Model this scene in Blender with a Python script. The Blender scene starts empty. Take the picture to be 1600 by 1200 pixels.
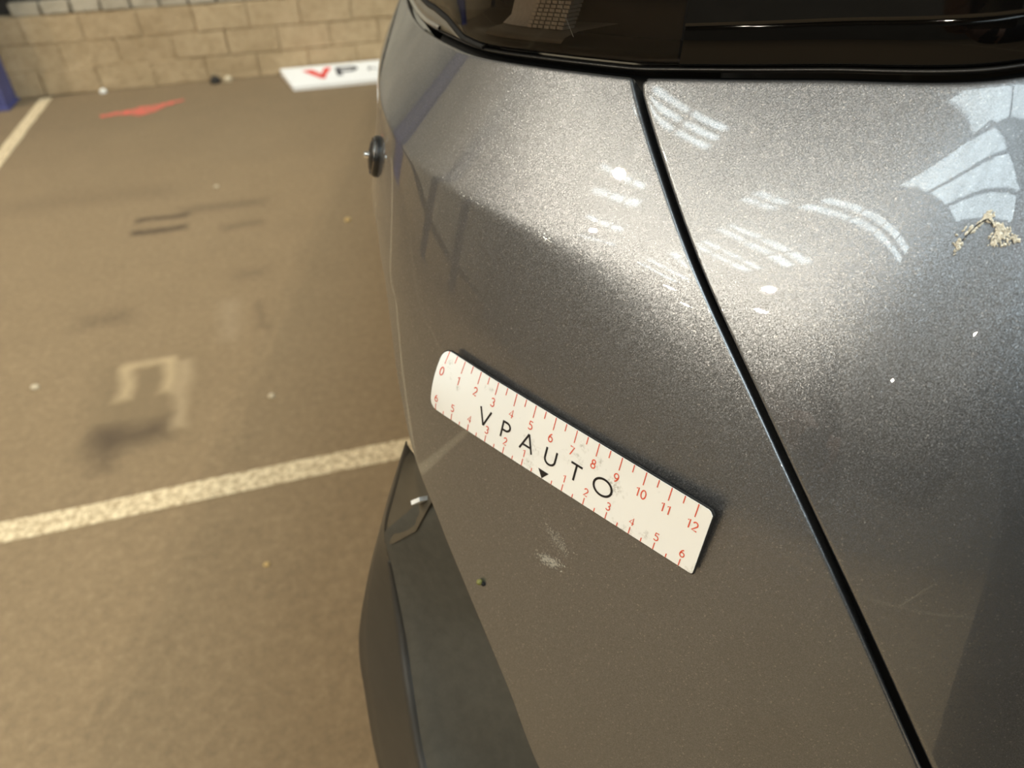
import bpy, bmesh, math, random
import numpy as np
from mathutils import Vector, Matrix

# ------------------------------------------------------------------ camera, world, exposure
SC = bpy.context.scene
COL = SC.collection
CAM_ROT = Matrix(((0.95806325, 0.18943876, -0.21500643),
                  (-0.2858166, 0.57783164, -0.76447333),
                  (-0.02058336, 0.79386621, 0.607744)))
cam_data = bpy.data.cameras.new('camera')
cam = bpy.data.objects.new('camera', cam_data)
COL.objects.link(cam)
cam.matrix_world = Matrix.Translation((0, 0, 1.2)) @ CAM_ROT.to_4x4()
cam_data.sensor_width = 36.0
cam_data.lens = 36.0 * 1110.0 / 1600.0
cam_data.clip_start = 0.004
cam_data.clip_end = 200
cam_data.dof.use_dof = True
cam_data.dof.focus_distance = 0.232
cam_data.dof.aperture_fstop = 12.5
SC.camera = cam
world = bpy.data.worlds.new('hall_world')
SC.world = world
world.use_nodes = True
world.node_tree.nodes['Background'].inputs['Color'].default_value = (0.75, 0.85, 1.0, 1)
world.node_tree.nodes['Background'].inputs['Strength'].default_value = 0.05
vs = SC.view_settings
vs.view_transform = 'Standard'
vs.look = 'None'
vs.exposure = 0.0
vs.gamma = 1.0
vs.use_curve_mapping = False
SKY_PANE = 8.4      # radiance of the daylit roof panes
LAMP_GLOW = 2550.0   # radiance of the warm high bay lamps
random.seed(7)

# ------------------------------------------------------------------ helpers
def mesh(name, verts, faces, mat=None, parent=None, smooth=True, origin=(0, 0, 0), mats=None, fm=None):
    me = bpy.data.meshes.new(name)
    o3 = np.asarray(origin, float)
    me.from_pydata([tuple(np.asarray(v, float) - o3) for v in verts], [], [tuple(f) for f in faces])
    me.update()
    ob = bpy.data.objects.new(name, me)
    COL.objects.link(ob)
    for m in (mats or ([mat] if mat else [])):
        me.materials.append(m)
    if fm is not None:
        me.polygons.foreach_set('material_index', fm)
    if smooth:
        me.polygons.foreach_set('use_smooth', [True] * len(me.polygons))
    if parent is not None:
        ob.parent = parent
    return ob

def empty(name, loc, label, cat, group=None):
    o = bpy.data.objects.new(name, None)
    COL.objects.link(o)
    o.location = loc
    o.empty_display_size = .1
    tag(o, label, cat, group)
    return o

def tag(o, label=None, cat=None, group=None, kind=None):
    if label: o['label'] = label
    if cat: o['category'] = cat
    if group: o['group'] = group
    if kind: o['kind'] = kind
    return o

def box(x0, x1, y0, y1, z0, z1, j=0., rnd=None):
    "eight corner box; j = corner jitter"
    v = [(x, y, z) for z in (z0, z1) for y in (y0, y1) for x in (x0, x1)]
    if j:
        v = [tuple(c + (rnd or random).uniform(-j, j) for c in p) for p in v]
    return v, [(0, 2, 3, 1), (4, 5, 7, 6), (0, 1, 5, 4), (2, 6, 7, 3), (0, 4, 6, 2), (1, 3, 7, 5)]

class MB:
    def __init__(s): s.v = []; s.f = []
    def add(s, vf):
        n = len(s.v); s.v += [tuple(p) for p in vf[0]]; s.f += [tuple(i + n for i in f) for f in vf[1]]; return s

def bevel_box(x0, x1, y0, y1, z0, z1, b):
    bm = bmesh.new()
    v, f = box(x0, x1, y0, y1, z0, z1)
    vs_ = [bm.verts.new(p) for p in v]
    for q in f: bm.faces.new([vs_[i] for i in q])
    bmesh.ops.bevel(bm, geom=bm.edges[:], offset=b, segments=2, affect='EDGES')
    bm.verts.index_update()
    r = ([tuple(p.co) for p in bm.verts], [tuple(p.index for p in q.verts) for q in bm.faces])
    bm.free(); return r

def grid(P, flip=False):
    "verts and quads of an array P[i,j,3]"
    ni, nj = P.shape[:2]
    idx = np.arange(ni * nj).reshape(ni, nj)
    a, b, c, d = idx[:-1, :-1], idx[1:, :-1], idx[1:, 1:], idx[:-1, 1:]
    q = np.stack([a, b, c, d] if not flip else [a, d, c, b], -1).reshape(-1, 4)
    return P.reshape(-1, 3), q.tolist()

def lathe(prof, n=32, ax=(0, 0, 1), at=(0, 0, 0)):
    "revolve (r, h) profile round axis ax at point at"
    a = Vector(ax).normalized(); u = a.orthogonal().normalized(); w = a.cross(u)
    P = np.zeros((len(prof), n + 1, 3))
    for i, (r, h) in enumerate(prof):
        for k in range(n + 1):
            t = 2 * math.pi * k / n
            P[i, k] = Vector(at) + a * h + (u * math.cos(t) + w * math.sin(t)) * r
    return grid(P)

# ------------------------------------------------------------------ node materials
class NM:
    def __init__(s, name):
        s.m = bpy.data.materials.new(name); s.m.use_nodes = True
        s.t = s.m.node_tree; s.b = s.t.nodes['Principled BSDF']; s.out = s.t.nodes['Material Output']
        s._tc = None
    def n(s, typ, **k):
        nd = s.t.nodes.new(typ)
        for a, v in k.items():
            if a.startswith('i_'):
                key = a[2:]
                key = int(key) if key.isdigit() else key.replace('_', ' ')
                s.put(nd.inputs[key], v)
            else: setattr(nd, a, v)
        return nd
    def put(s, sock, v):
        if hasattr(v, 'is_output') or isinstance(v, bpy.types.NodeSocket): s.t.links.new(v, sock)
        else: sock.default_value = v
    def set(s, **k):
        for a, v in k.items(): s.put(s.b.inputs[a.replace('_', ' ')], v)
        return s
    def co(s, kind='Object'):
        if s._tc is None: s._tc = s.n('ShaderNodeTexCoord')
        return s._tc.outputs[kind]
    def noise(s, scale, detail=3, rough=.5, vec=None, out='Fac'):
        return s.n('ShaderNodeTexNoise', i_Vector=vec or s.co(), i_Scale=scale, i_Detail=detail, i_Roughness=rough).outputs[out]
    def ramp(s, fac, stops):
        r = s.n('ShaderNodeValToRGB', i_Fac=fac)
        e = r.color_ramp.elements
        while len(e) < len(stops): e.new(.5)
        for q, (p, c) in zip(e, stops):
            q.position = p; q.color = (c, c, c, 1) if not hasattr(c, '__len__') else (*c, 1)
        return r.outputs['Color']
    def math(s, op, a, b=0., c=None, clamp=False):
        nd = s.n('ShaderNodeMath', operation=op, use_clamp=clamp)
        s.put(nd.inputs[0], a); s.put(nd.inputs[1], b)
        if c is not None: s.put(nd.inputs[2], c)
        return nd.outputs[0]
    def mix(s, f, a, b, blend='MIX'):
        nd = s.n('ShaderNodeMix', data_type='RGBA', blend_type=blend)
        s.put(nd.inputs[0], f)
        for i, v in ((6, a), (7, b)):
            s.put(nd.inputs[i], (*v, 1) if isinstance(v, tuple) and len(v) == 3 else v)
        return nd.outputs[2]
    def bump(s, h, strength=.3, dist=.01, normal=None):
        nd = s.n('ShaderNodeBump', i_Height=h, i_Strength=strength, i_Distance=dist)
        if normal is not None: s.put(nd.inputs['Normal'], normal)
        return nd.outputs[0]

def plain(name, col, rough=.5, metal=0., var=.12, scale=40., bump=.0, coat=0.):
    q = NM(name)
    f = q.noise(scale, 4, .6)
    c = q.ramp(f, [(.3, tuple(x * (1 - var) for x in col)), (.7, tuple(min(1, x * (1 + var)) for x in col))])
    q.set(Base_Color=c, Roughness=rough, Metallic=metal, Coat_Weight=coat)
    if bump: q.set(Normal=q.bump(f, bump, .002))
    return q.m

def glow(name, col, strength, vary=0., scale=3.):
    q = NM(name)
    c = col if not vary else None
    if vary:
        c = q.ramp(q.noise(scale, 5, .6), [(.35, tuple(x * (1 - vary) for x in col)), (.65, col)])
        q.put(q.b.inputs['Emission Color'], c)
    else:
        q.put(q.b.inputs['Emission Color'], (*col, 1))
    q.set(Emission_Strength=strength, Base_Color=(.6, .6, .6, 1), Roughness=.4)
    return q.m

# ---- body surface of the car: plan contour (heading along arc length) with a height profile
SK=np.array([-4.5, -0.35, -0.28, -0.2, -0.15, -0.08, -0.03, 0.03, 0.08, 0.12, 0.15, 0.18, 0.21, 0.26, 0.35, 0.6, 1.2, 1.45, 1.6, 1.75, 1.95, 2.1, 6.0])
TH=np.array([-105, -105, -104, -100.5, -96, -89.5, -72, -63, -62, -60, -52, -38, -24, -14, -10, -8, -6, 0, 25, 65, 80, 84, 84.0])
DS=.002
SG=np.arange(-4.5,6.0,DS)
def gsm(y,w):
    n=max(1,int(w/DS)); k=np.exp(-.5*(np.arange(-3*n,3*n+1)/n)**2); k/=k.sum()
    return np.convolve(np.pad(y,3*n,mode='edge'),k,mode='valid')
def table(x,y,w=.02): return gsm(np.interp(SG,x,y),w)
_t=np.radians(table(SK,TH,.012))
PX0=np.cumsum(np.cos(_t))*DS; PY0=np.cumsum(np.sin(_t))*DS
_i=int(round(4.5/DS)); PX0+=.0440-PX0[_i]; PY0+=.2387-PY0[_i]
NX0=np.sin(_t); NY0=-np.cos(_t)
DG=np.arange(-.6,1.2,.001)
OG=np.cumsum(np.tan(np.radians(gsm(np.interp(DG,[-.6,0,.06,.10,.167,.25,.33,.40,.6,1.2],[28,28,28,25,21,18,10,2,-5,-8]),.012))))*.001
OG-=np.interp(.167,DG,OG)
TG=table([-.15,-.05,.01,.09,.17,.4],[.15,.6,1,1,.78,.7],.02)
TG2=table([-0.35, 0.05, 0.09, 0.17, 0.4],[0.15, 1, 1, 0.78, 0.7],.03)
TCD=table([-.6,-.13,-.075,-.03,.0046,.0324,.06,.12,.2,1.2],[.109,.1100,.109,.1105,.1117,.1126,.1133,.122,.13,.13],.012)
TCK=table([-.13,-.03,.12,.2],[.50,.47,.43,.40],.02)
TCR=table([0,.04,.07,.12,.2],[.0012,.0025,.010,.03,.055],.012)
CAMH=1.2
def prof_o(s,d):
    "inward / outward offset of the panel from the plain contour"
    s=np.asarray(s,float);d=np.asarray(d,float)
    e=np.interp(s,SG,TCD)-d; r=np.interp(s,SG,TCR)
    g=np.where(d<.167,np.interp(s,SG,TG2),np.interp(s,SG,TG))
    return np.interp(d,DG,OG)*g-np.interp(s,SG,TCK)*(e+np.sqrt(e*e+r*r))/2
def S(s,d,o=0.): return SO(s,prof_o(s,d)+o,d)
def SO(s,o,d):
    "point at offset o from the plain contour, no profile"
    nx=np.interp(s,SG,NX0);ny=np.interp(s,SG,NY0)
    return np.stack([np.interp(s,SG,PX0)+nx*o,np.interp(s,SG,PY0)+ny*o,CAMH-np.asarray(d,float)],-1)
def SN(s,d,h=6e-4):
    n=np.cross(S(s+h,d)-S(s-h,d),S(s,d-h)-S(s,d+h))
    return n/np.linalg.norm(n,axis=-1,keepdims=True)

# ------------------------------------------------------------------ materials
def paint_material():
    q = NM('metallic_grey_paint')
    co = q.co()
    vor = q.n('ShaderNodeTexVoronoi', i_Vector=co, i_Scale=4600.0)
    sep = q.n('ShaderNodeSeparateColor', i_Color=vor.outputs['Color'])
    vor2 = q.n('ShaderNodeTexVoronoi', i_Vector=co, i_Scale=2300.0)
    sep2 = q.n('ShaderNodeSeparateColor', i_Color=vor2.outputs['Color'])
    spark = q.ramp(sep2.outputs[1], [(.975, 0.), (.99, 1.)])
    flake = q.ramp(sep.outputs[0], [(0., (.178, .184, .196)), (.6, (.226, .233, .248)), (1., (.298, .307, .324))])
    colr = q.mix(q.math('MULTIPLY', spark, .25), flake, (.8, .78, .76))
    geo = q.n('ShaderNodeNewGeometry')
    sub = q.n('ShaderNodeVectorMath', operation='SUBTRACT')
    q.put(sub.inputs[0], vor.outputs['Color']); sub.inputs[1].default_value = (.5, .5, .5)
    scl = q.n('ShaderNodeVectorMath', operation='SCALE'); q.put(scl.inputs[0], sub.outputs[0]); scl.inputs['Scale'].default_value = .215
    add = q.n('ShaderNodeVectorMath', operation='ADD'); q.put(add.inputs[0], geo.outputs['Normal']); q.put(add.inputs[1], scl.outputs[0])
    nrm = q.n('ShaderNodeVectorMath', operation='NORMALIZE'); q.put(nrm.inputs[0], add.outputs[0])
    q.set(Base_Color=colr, Metallic=.93, Roughness=.37, Normal=nrm.outputs[0], Coat_Weight=1., Coat_Roughness=.012, Coat_IOR=1.6)
    # very light orange peel in the clear coat
    q.put(q.b.inputs['Coat Normal'], q.bump(q.noise(330, 2), .006, .0006))
    return q.m

M = {}
M['paint'] = paint_material()
M['black_gloss'] = plain('gloss_black_plastic', (.0022, .0021, .0020), .04, bump=0)
M['black_bar'] = plain('gloss_black_acrylic', (.0030, .0029, .0028), .05, bump=0)
M['black_gloss'].node_tree.nodes['Principled BSDF'].inputs['Specular IOR Level'].default_value = .25
M['black_gap'] = plain('dark_gap', (.004, .004, .004), .8)
M['rubber'] = plain('black_rubber_seal', (.010, .0095, .009), .36, var=.3, scale=400)
M['shelf'] = plain('matte_textured_plastic', (.060, .056, .044), .8, var=.14, scale=160, bump=.25)
M['lip'] = plain('satin_dark_plastic', (.036, .032, .026), .42, var=.1, scale=60, bump=.1)
M['insert'] = plain('gloss_dark_plastic', (.085, .072, .052), .24, var=.1)
M['trim_grey'] = plain('grey_lamp_trim', (.16, .145, .115), .35)
M['chrome'] = plain('bright_metal', (.75, .74, .72), .16, 1.)
M['silver'] = plain('lamp_reflector_silver', (.62, .6, .56), .3, .35, var=.1, scale=500)
M['bezel'] = plain('lamp_bezel_grey', (.13, .12, .105), .45, .2)
M['glint_white'] = plain('glint_white', (.82, .84, .84), .3)
M['glass_dark'] = plain('dark_window_glass', (.012, .013, .014), .03)
M['tyre'] = plain('tyre_rubber', (.02, .02, .02), .8, bump=.3)
M['underbody'] = plain('underbody_black', (.012, .012, .012), .85)
def lens():
    q = NM('smoked_lamp_lens')
    t = q.n('ShaderNodeBsdfTransparent'); t.inputs[0].default_value = (.5, .45, .40, 1)
    g = q.n('ShaderNodeBsdfGlossy'); g.inputs['Roughness'].default_value = .02
    fr = q.n('ShaderNodeFresnel'); fr.inputs[0].default_value = 1.33
    mx = q.n('ShaderNodeMixShader'); q.put(mx.inputs[0], fr.outputs[0]); q.put(mx.inputs[1], t.outputs[0]); q.put(mx.inputs[2], g.outputs[0])
    q.put(q.out.inputs[0], mx.outputs[0]); return q.m
M['lens'] = lens()

# ------------------------------------------------------------------ the hall
def asphalt():
    q = NM('worn_asphalt')
    co = q.co()
    big = q.noise(.9, 5, .6); mid = q.noise(7., 5, .65); fine = q.noise(160., 4, .7); grit = q.noise(520., 2, .7)
    c = q.ramp(mid, [(.25, (.215, .139, .068)), (.5, (.275, .180, .088)), (.75, (.335, .222, .114))])
    c = q.mix(q.math('MULTIPLY', q.ramp(big, [(.4, 0.), (.68, 1.)]), .35), c, (.34, .24, .135))
    c = q.mix(.45, c, q.ramp(q.noise(48., 5, .75), [(.36, (.10, .066, .033)), (.52, (.25, .168, .083)), (.68, (.50, .37, .215))]))
    c = q.mix(.30, c, q.ramp(fine, [(.3, (.10, .067, .035)), (.55, (.25, .175, .10)), (.8, (.43, .325, .20))]))
    c = q.mix(.25, c, q.ramp(grit, [(.3, (.12, .084, .048)), (.7, (.42, .31, .19))]))
    # far bay towards the wall: older, greyer asphalt
    sx = q.n('ShaderNodeSeparateXYZ', i_Vector=co)
    wob = q.noise(2.5, 4)
    yy = q.math('ADD', sx.outputs[1], q.math('MULTIPLY', q.math('SUBTRACT', wob, .5), 1.6))
    far = q.math('MULTIPLY', q.n('ShaderNodeMapRange', i_0=yy, i_1=3.2, i_2=4.6).outputs[0], .35)
    c = q.mix(far, c, (.135, .097, .056))
    # stains with a shape of their own
    warp = q.n('ShaderNodeTexNoise', i_Vector=co, i_Scale=9., i_Detail=4.)
    dv = q.n('ShaderNodeVectorMath', operation='SUBTRACT'); q.put(dv.inputs[0], warp.outputs['Color']); dv.inputs[1].default_value = (.5, .5, .5)
    ds = q.n('ShaderNodeVectorMath', operation='SCALE'); q.put(ds.inputs[0], dv.outputs[0]); ds.inputs['Scale'].default_value = .055
    av = q.n('ShaderNodeVectorMath', operation='ADD'); q.put(av.inputs[0], co); q.put(av.inputs[1], ds.outputs[0])
    sw = q.n('ShaderNodeSeparateXYZ', i_Vector=av.outputs[0])
    def patch(cx, cy, hx, hy, soft, col, amt, c):
        ax = q.math('SUBTRACT', q.math('ABSOLUTE', q.math('SUBTRACT', sw.outputs[0], cx)), hx)
        ay = q.math('SUBTRACT', q.math('ABSOLUTE', q.math('SUBTRACT', sw.outputs[1], cy)), hy)
        m = q.n('ShaderNodeMapRange', i_0=q.math('MAXIMUM', ax, ay), i_1=soft, i_2=-soft).outputs[0]
        return q.mix(q.math('MULTIPLY', m, q.math('MULTIPLY', q.ramp(mid, [(.2, .55), (.6, 1.)]), amt)), c, col)
    D = (.07, .045, .026)
    c = patch(-.56, 1.76, .13, .20, .05, (.20, .14, .075), .75, c)
    c = patch(-.615, 1.86, .018, .085, .02, (.50, .37, .21), .9, c)
    c = patch(-.50, 1.86, .016, .085, .02, (.50, .37, .21), .85, c)
    c = patch(-.46, 1.76, .016, .16, .02, (.46, .34, .20), .7, c)
    c = patch(-.56, 1.945, .07, .012, .02, (.50, .37, .21), .8, c)
    c = patch(-.575, 1.61, .085, .04, .04, D, .75, c)
    c = patch(-.625, 1.57, .03, .09, .03, D, .6, c)
    c = patch(-.62, 3.03, .10, .020, .018, D, .95, c)
    c = patch(-.62, 2.91, .10, .024, .018, D, .95, c)
    c = patch(-.38, 3.07, .16, .035, .04, D, .45, c)
    c = patch(-.30, 2.85, .07, .02, .03, D, .5, c)
    c = patch(-.72, 2.25, .07, .035, .05, D, .45, c)
    c = patch(-.27, 2.42, .05, .03, .04, D, .35, c)
    c = patch(-.24, 2.12, .012, .09, .02, D, .4, c)
    c = patch(-.34, 2.12, .02, .12, .03, (.40, .30, .19), .4, c)
    c = patch(-.95, 3.35, .3, .05, .1, D, .3, c)
    q.set(Base_Color=c, Roughness=.82)
    h = q.math('ADD', q.math('MULTIPLY', fine, .7), q.math('MULTIPLY', grit, .3))
    q.set(Normal=q.bump(h, .55, .004))
    return q.m
M['asphalt'] = asphalt()
def line_paint():
    q = NM('worn_road_paint')
    w = q.ramp(q.noise(60., 5, .75), [(.40, 0.), (.56, 1.)])
    w2 = q.ramp(q.noise(190., 3, .7), [(.34, 0.), (.5, 1.)])
    c = q.mix(q.math('MULTIPLY', w, w2), (.42, .30, .17), (.88, .73, .48))
    q.set(Base_Color=c, Roughness=.75, Normal=q.bump(q.noise(150., 4, .7), .6, .004)); return q.m
M['line'] = line_paint()

floor = mesh('floor', [(-16, -14, 0), (9, -14, 0), (9, 6.5, 0), (-16, 6.5, 0)], [(0, 1, 2, 3)], M['asphalt'], smooth=False)
tag(floor, kind='structure')
def stripe(p0, p1, w, label=None, nseg=60):
    "painted stripe with slightly ragged edges"
    p0 = np.array(p0); p1 = np.array(p1); d = (p1 - p0) / np.linalg.norm(p1 - p0); n = np.array([-d[1], d[0]])
    rr = random.Random(int(abs(p0[0] * 100)) + 3)
    v = []; f = []
    for i in range(nseg + 1):
        c = p0 + (p1 - p0) * i / nseg
        a = c + n * (w / 2 + rr.uniform(-.0025, .0025)); b = c - n * (w / 2 + rr.uniform(-.0025, .0025))
        v += [(a[0], a[1], .0015), (b[0], b[1], .0015)]
        if i: f.append((2 * i - 2, 2 * i - 1, 2 * i + 1, 2 * i))
    o = mesh('painted_line', v, f, M['line'], floor, smooth=False)
    if label: o['label'] = label
    return o
stripe((-9.0, 1.34), (5, 1.34), .068, 'cream stripe running under the rear of the car')
stripe((-1.45, 1.38), (-1.47, 5.17), .07, 'cream bay stripe running up to the wall')
stripe((-3.95, 1.38), (-3.95, 5.17), .07)
stripe((-6.4, 1.38), (-6.4, 5.17), .07)
stripe((-13, -5.2), (6, -5.2), .10)
for k in range(6):
    stripe((-11.5 + 2.45 * k, -5.25), (-11.5 + 2.45 * k, -9.5), .09)
# red spray mark
q = NM('red_spray_paint')
q.set(Base_Color=q.mix(q.ramp(q.noise(30., 5, .7), [(.38, 0.), (.62, 1.)]), (.26, .15, .09), (.85, .12, .09)), Roughness=.8)
rr = random.Random(4); v = []; f = []
top = [(-1.09, 4.66), (-1.0, 4.69), (-.93, 4.71), (-.88, 4.76), (-.80, 4.765), (-.74, 4.80), (-.64, 4.83)]
bot = [(-1.08, 4.61), (-1.0, 4.62), (-.93, 4.615), (-.87, 4.56), (-.81, 4.60), (-.74, 4.72), (-.65, 4.79)]
for a, b in zip(top, bot): v += [(*a, .002), (*b, .002)]
f = [(2 * i, 2 * i + 1, 2 * i + 3, 2 * i + 2) for i in range(6)]
mesh('paint_mark', v, f, q.m, floor, smooth=False)['label'] = 'faded red spray mark on the asphalt'

# ---- far wall: rough block plinth, a course of pale bricks on it, a dark slot and the plain wall above
def block_mat(name, a, b, dirt, bump):
    q = NM(name)
    oi = q.n('ShaderNodeObjectInfo')
    n1 = q.noise(5., 6, .7, q.co('Object')); n2 = q.noise(19., 5, .7)
    c = q.mix(q.ramp(n1, [(.3, 0.), (.7, 1.)]), a, b)
    c = q.mix(q.math('MULTIPLY', oi.outputs['Random'], .22), c, dirt)
    c = q.mix(q.math('MULTIPLY', q.ramp(n2, [(.46, 0.), (.68, 1.)]), .55), c, dirt)
    q.set(Base_Color=c, Roughness=.9, Normal=q.bump(q.math('ADD', n2, q.noise(90., 3)), bump, .012)); return q.m
M['block'] = block_mat('stained_concrete_block', (.44, .32, .18), (.58, .435, .265), (.34, .235, .125), .7)
M['brick'] = block_mat('pale_grey_brick', (.42, .36, .265), (.54, .47, .36), (.32, .265, .185), .5)
M['mortar'] = block_mat('old_mortar', (.41, .30, .17), (.53, .395, .235), (.34, .235, .125), .7)
M['dark_wall'] = plain('dark_recess', (.035, .03, .025), .9)
M['wall'] = plain('greyish_wall_paint', (.40, .36, .29), .8, var=.25, scale=1.5)
M['hall'] = plain('hall_cladding', (.22, .20, .17), .8, var=.2, scale=2.)
YW = 5.22
wall = mesh('wall_back', *box(-16, 9, YW + .0015, YW + .4, -.02, .44), M['mortar'], smooth=False); tag(wall, kind='structure')
proto = None
def piece(name, x0, x1, y0, y1, z0, z1, mat, seed):
    rr = random.Random(seed)
    v, f = bevel_box(x0, x1, y0, y1, z0, z1, .0025)
    v = [(p[0] + rr.uniform(-.003, .003), p[1] + rr.uniform(-.004, .003), p[2] + rr.uniform(-.002, .002)) for p in v]
    return mesh(name, v, f, mat, wall, smooth=False)
k = 0
for row in range(3):
    x = -2.75 + (row % 2) * .16
    while x < 1.9:
        rr = random.Random(row * 50 + k)
        piece('block', x, x + .3145, YW - .004 + rr.uniform(-.005, .003), YW + .06, .004 + .145 * row, .1455 + .145 * row, M['block'], k); k += 1
        x += .32
x = -1.492
for i in range(20):
    rr = random.Random(900 + i)
    piece('brick', x, x + .150, YW + .0 + rr.uniform(-.006, .004), YW + .06, .446, .512, M['brick'], 500 + i); x += .163
tag(mesh('trim_1', *box(-16, 9, YW + .09, YW + .4, .44, .60), M['dark_wall'], smooth=False), kind='structure')
tag(mesh('wall_back', *box(-16, 9, YW + .03, YW + .4, .60, 7.6), M['wall'], smooth=False), kind='structure')
tag(mesh('wall_left', *box(-16.3, -16, -14, 6.5, -.02, 7.6), M['hall'], smooth=False), kind='structure')
tag(mesh('wall_right', *box(9, 9.3, -14, 6.5, -.02, 7.6), M['hall'], smooth=False), kind='structure')
tag(mesh('wall_front', *box(-16, 9, -14.3, -14, -.02, 7.6), M['hall'], smooth=False), kind='structure')
tag(mesh('ceiling', *box(-16.3, 9.3, -14.3, 6.5, 7.56, 7.8), plain('roof_sheet', (.30, .29, .27), .8), smooth=False), kind='structure')
M['blue'] = plain('blue_steel_paint', (.075, .078, .20), .55, var=.25, scale=8.)
col_ = empty('steel_column', (-1.86, 5.08, 0), 'blue painted steel column at the left end of the wall', 'column')
H_ = MB().add(box(-2.08, -2.05, 4.98, 5.20, .012, 7.55)).add(box(-1.66, -1.635, 4.98, 5.20, .012, 7.55)).add(box(-2.05, -1.66, 5.07, 5.09, .012, 7.55))
mesh('shaft', H_.v, H_.f, M['blue'], col_, smooth=False, origin=col_.location)
mesh('base_plate', *bevel_box(-2.12, -1.62, 4.95, 5.205, 0, .014, .003), M['blue'], col_, smooth=False, origin=col_.location)

M['violet'] = plain('dark_blue_steel', (.05, .05, .085), .6, var=.25, scale=8.)
for i_, x_ in enumerate((-5.9, -9.9)):
    c2 = empty('steel_column', (x_, 5.08, 0), ('dark blue steel column on the wall, nearer of the two mirrored in the paint', 'dark blue steel column on the wall, farther of the two mirrored in the paint')[i_], 'column')
    H2 = MB().add(box(x_ - .22, x_ - .19, 4.98, 5.19, .012, 7.5)).add(box(x_ + .19, x_ + .22, 4.98, 5.19, .012, 7.5)).add(box(x_ - .19, x_ + .19, 5.07, 5.09, .012, 7.5))
    mesh('shaft', H2.v, H2.f, M['violet'], c2, smooth=False, origin=c2.location)
    mesh('base_plate', *bevel_box(x_ - .25, x_ + .25, 4.95, 5.20, 0, .014, .003), M['violet'], c2, smooth=False, origin=c2.location)

# ---- daylit roof panes (reflected in the paint, the last ones added as fill) and high bay lamps
M['pane'] = glow('daylit_roof_pane', (.80, .95, 1.0), SKY_PANE, .35, 1.6)
M['bar'] = plain('roof_bar_steel', (.10, .10, .10), .6)
def skylight(quad, nu, nv, z=7.5):
    Q = [np.array((*p, z)) for p in quad]
    P = lambda u, w: (Q[0] * (1 - u) + Q[1] * u) * (1 - w) + (Q[3] * (1 - u) + Q[2] * u) * w
    c = sum(Q) / 4
    wn = mesh('window_%d' % skylight.k, [P(0, 0), P(1, 0), P(1, 1), P(0, 1)], [(0, 3, 2, 1)], M['pane'], smooth=False)
    tag(wn, kind='structure'); skylight.k += 1
    b = MB()
    def bar(a, e, w):
        a = np.array(a); e = np.array(e); d = e - a; n = np.array([-d[1], d[0], 0]); n = n / np.linalg.norm(n) * w
        v = []
        for p in (a, e):
            v += [p + n, p - n, p - n + (0, 0, -.06), p + n + (0, 0, -.06)]
        b.add((v, [(0, 1, 5, 4), (1, 2, 6, 5), (2, 3, 7, 6), (3, 0, 4, 7)]))
    L = max(np.linalg.norm(Q[1] - Q[0]), np.linalg.norm(Q[3] - Q[0]))
    w = min(.022, L * .03)
    for i in range(nu + 1): bar(P(i / nu, 0), P(i / nu, 1), w)
    for i in range(nv + 1): bar(P(0, i / nv), P(1, i / nv), w)
    mesh('glazing_bar', b.v, b.f, M['bar'], wn, smooth=False)
skylight.k = 1
for quad, nu, nv in (
        (((-4.46, 2.62), (-3.92, 2.56), (-3.80, 1.50), (-4.30, 1.44)), 3, 2),
        (((-3.06, .18), (-.80, -3.15), (-.62, -3.75), (-2.74, -1.58)), 2, 1),
        (((-3.95, -.68), (-2.35, -1.85), (.70, -6.9), (-2.97, -3.55)), 1, 3),
        (((-4.75, .12), (-4.38, -.03), (-4.18, -2.75), (-4.60, -3.05)), 2, 4),
        (((-5.60, .26), (-5.29, .26), (-5.66, -1.22), (-6.13, -1.0)), 2, 3),
        (((-6.24, .14), (-5.88, .14), (-6.28, -.90), (-6.65, -.84)), 2, 3),
        (((-4.86, .58), (-4.54, .58), (-4.62, .18), (-4.90, .18)), 2, 2),
        (((-5.66, 2.66), (-5.46, 2.60), (-5.24, 1.76), (-5.44, 1.72)), 1, 3),
        (((-6.18, 2.58), (-5.92, 2.50), (-5.54, 1.58), (-5.84, 1.54)), 1, 3),
        (((-6.80, 2.36), (-6.58, 2.30), (-6.44, 1.38), (-6.76, 1.30)), 1, 3),
        (((-8.00, 2.02), (-7.72, 1.98), (-7.44, 1.04), (-7.76, 1.0)), 1, 3),
        (((-6.86, .16), (-6.58, .12), (-7.12, -.42), (-7.42, -.48)), 1, 2),
        (((-7.80, .20), (-7.50, .16), (-7.85, -.78), (-8.15, -.80)), 1, 2),
        (((-8.50, .20), (-8.20, .18), (-8.40, -.78), (-8.72, -.82)), 1, 2),
        (((1.5, 4.5), (4.2, 4.5), (4.2, -9.), (1.5, -9.)), 4, 9),  # this and the next two panes are unseen, added for cool fill light
        (((5.5, 4.5), (8.2, 4.5), (8.2, -9.), (5.5, -9.)), 4, 9),
        (((-15.0, -6.5), (-8.0, -6.5), (-8.0, -9.5), (-15.0, -9.5)), 8, 4)):
    skylight(quad, nu, nv)
M['lamp_body'] = plain('lamp_housing', (.35, .35, .35), .4, .6)
def high_bay(x, y, power=1., z=7.3, r=.075):
    e = empty('high_bay_lamp', (x, y, z), 'round warm high bay lamp hanging under the hall roof', 'lamp', 'high bay lamps under the roof')
    h = mesh('housing', *lathe([(0, .25), (.06, .25), (.09, .2), (r + .03, .03), (r + .035, -.02), (r + .01, -.02), (r, .01)], 24), M['lamp_body'], e)
    g = mesh('diffuser', *lathe([(r, -.004), (r * .5, -.008), (.0005, -.01)], 24), glow('warm_lamp_disc', (1.0, .89, .70), LAMP_GLOW * power), e)
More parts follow.
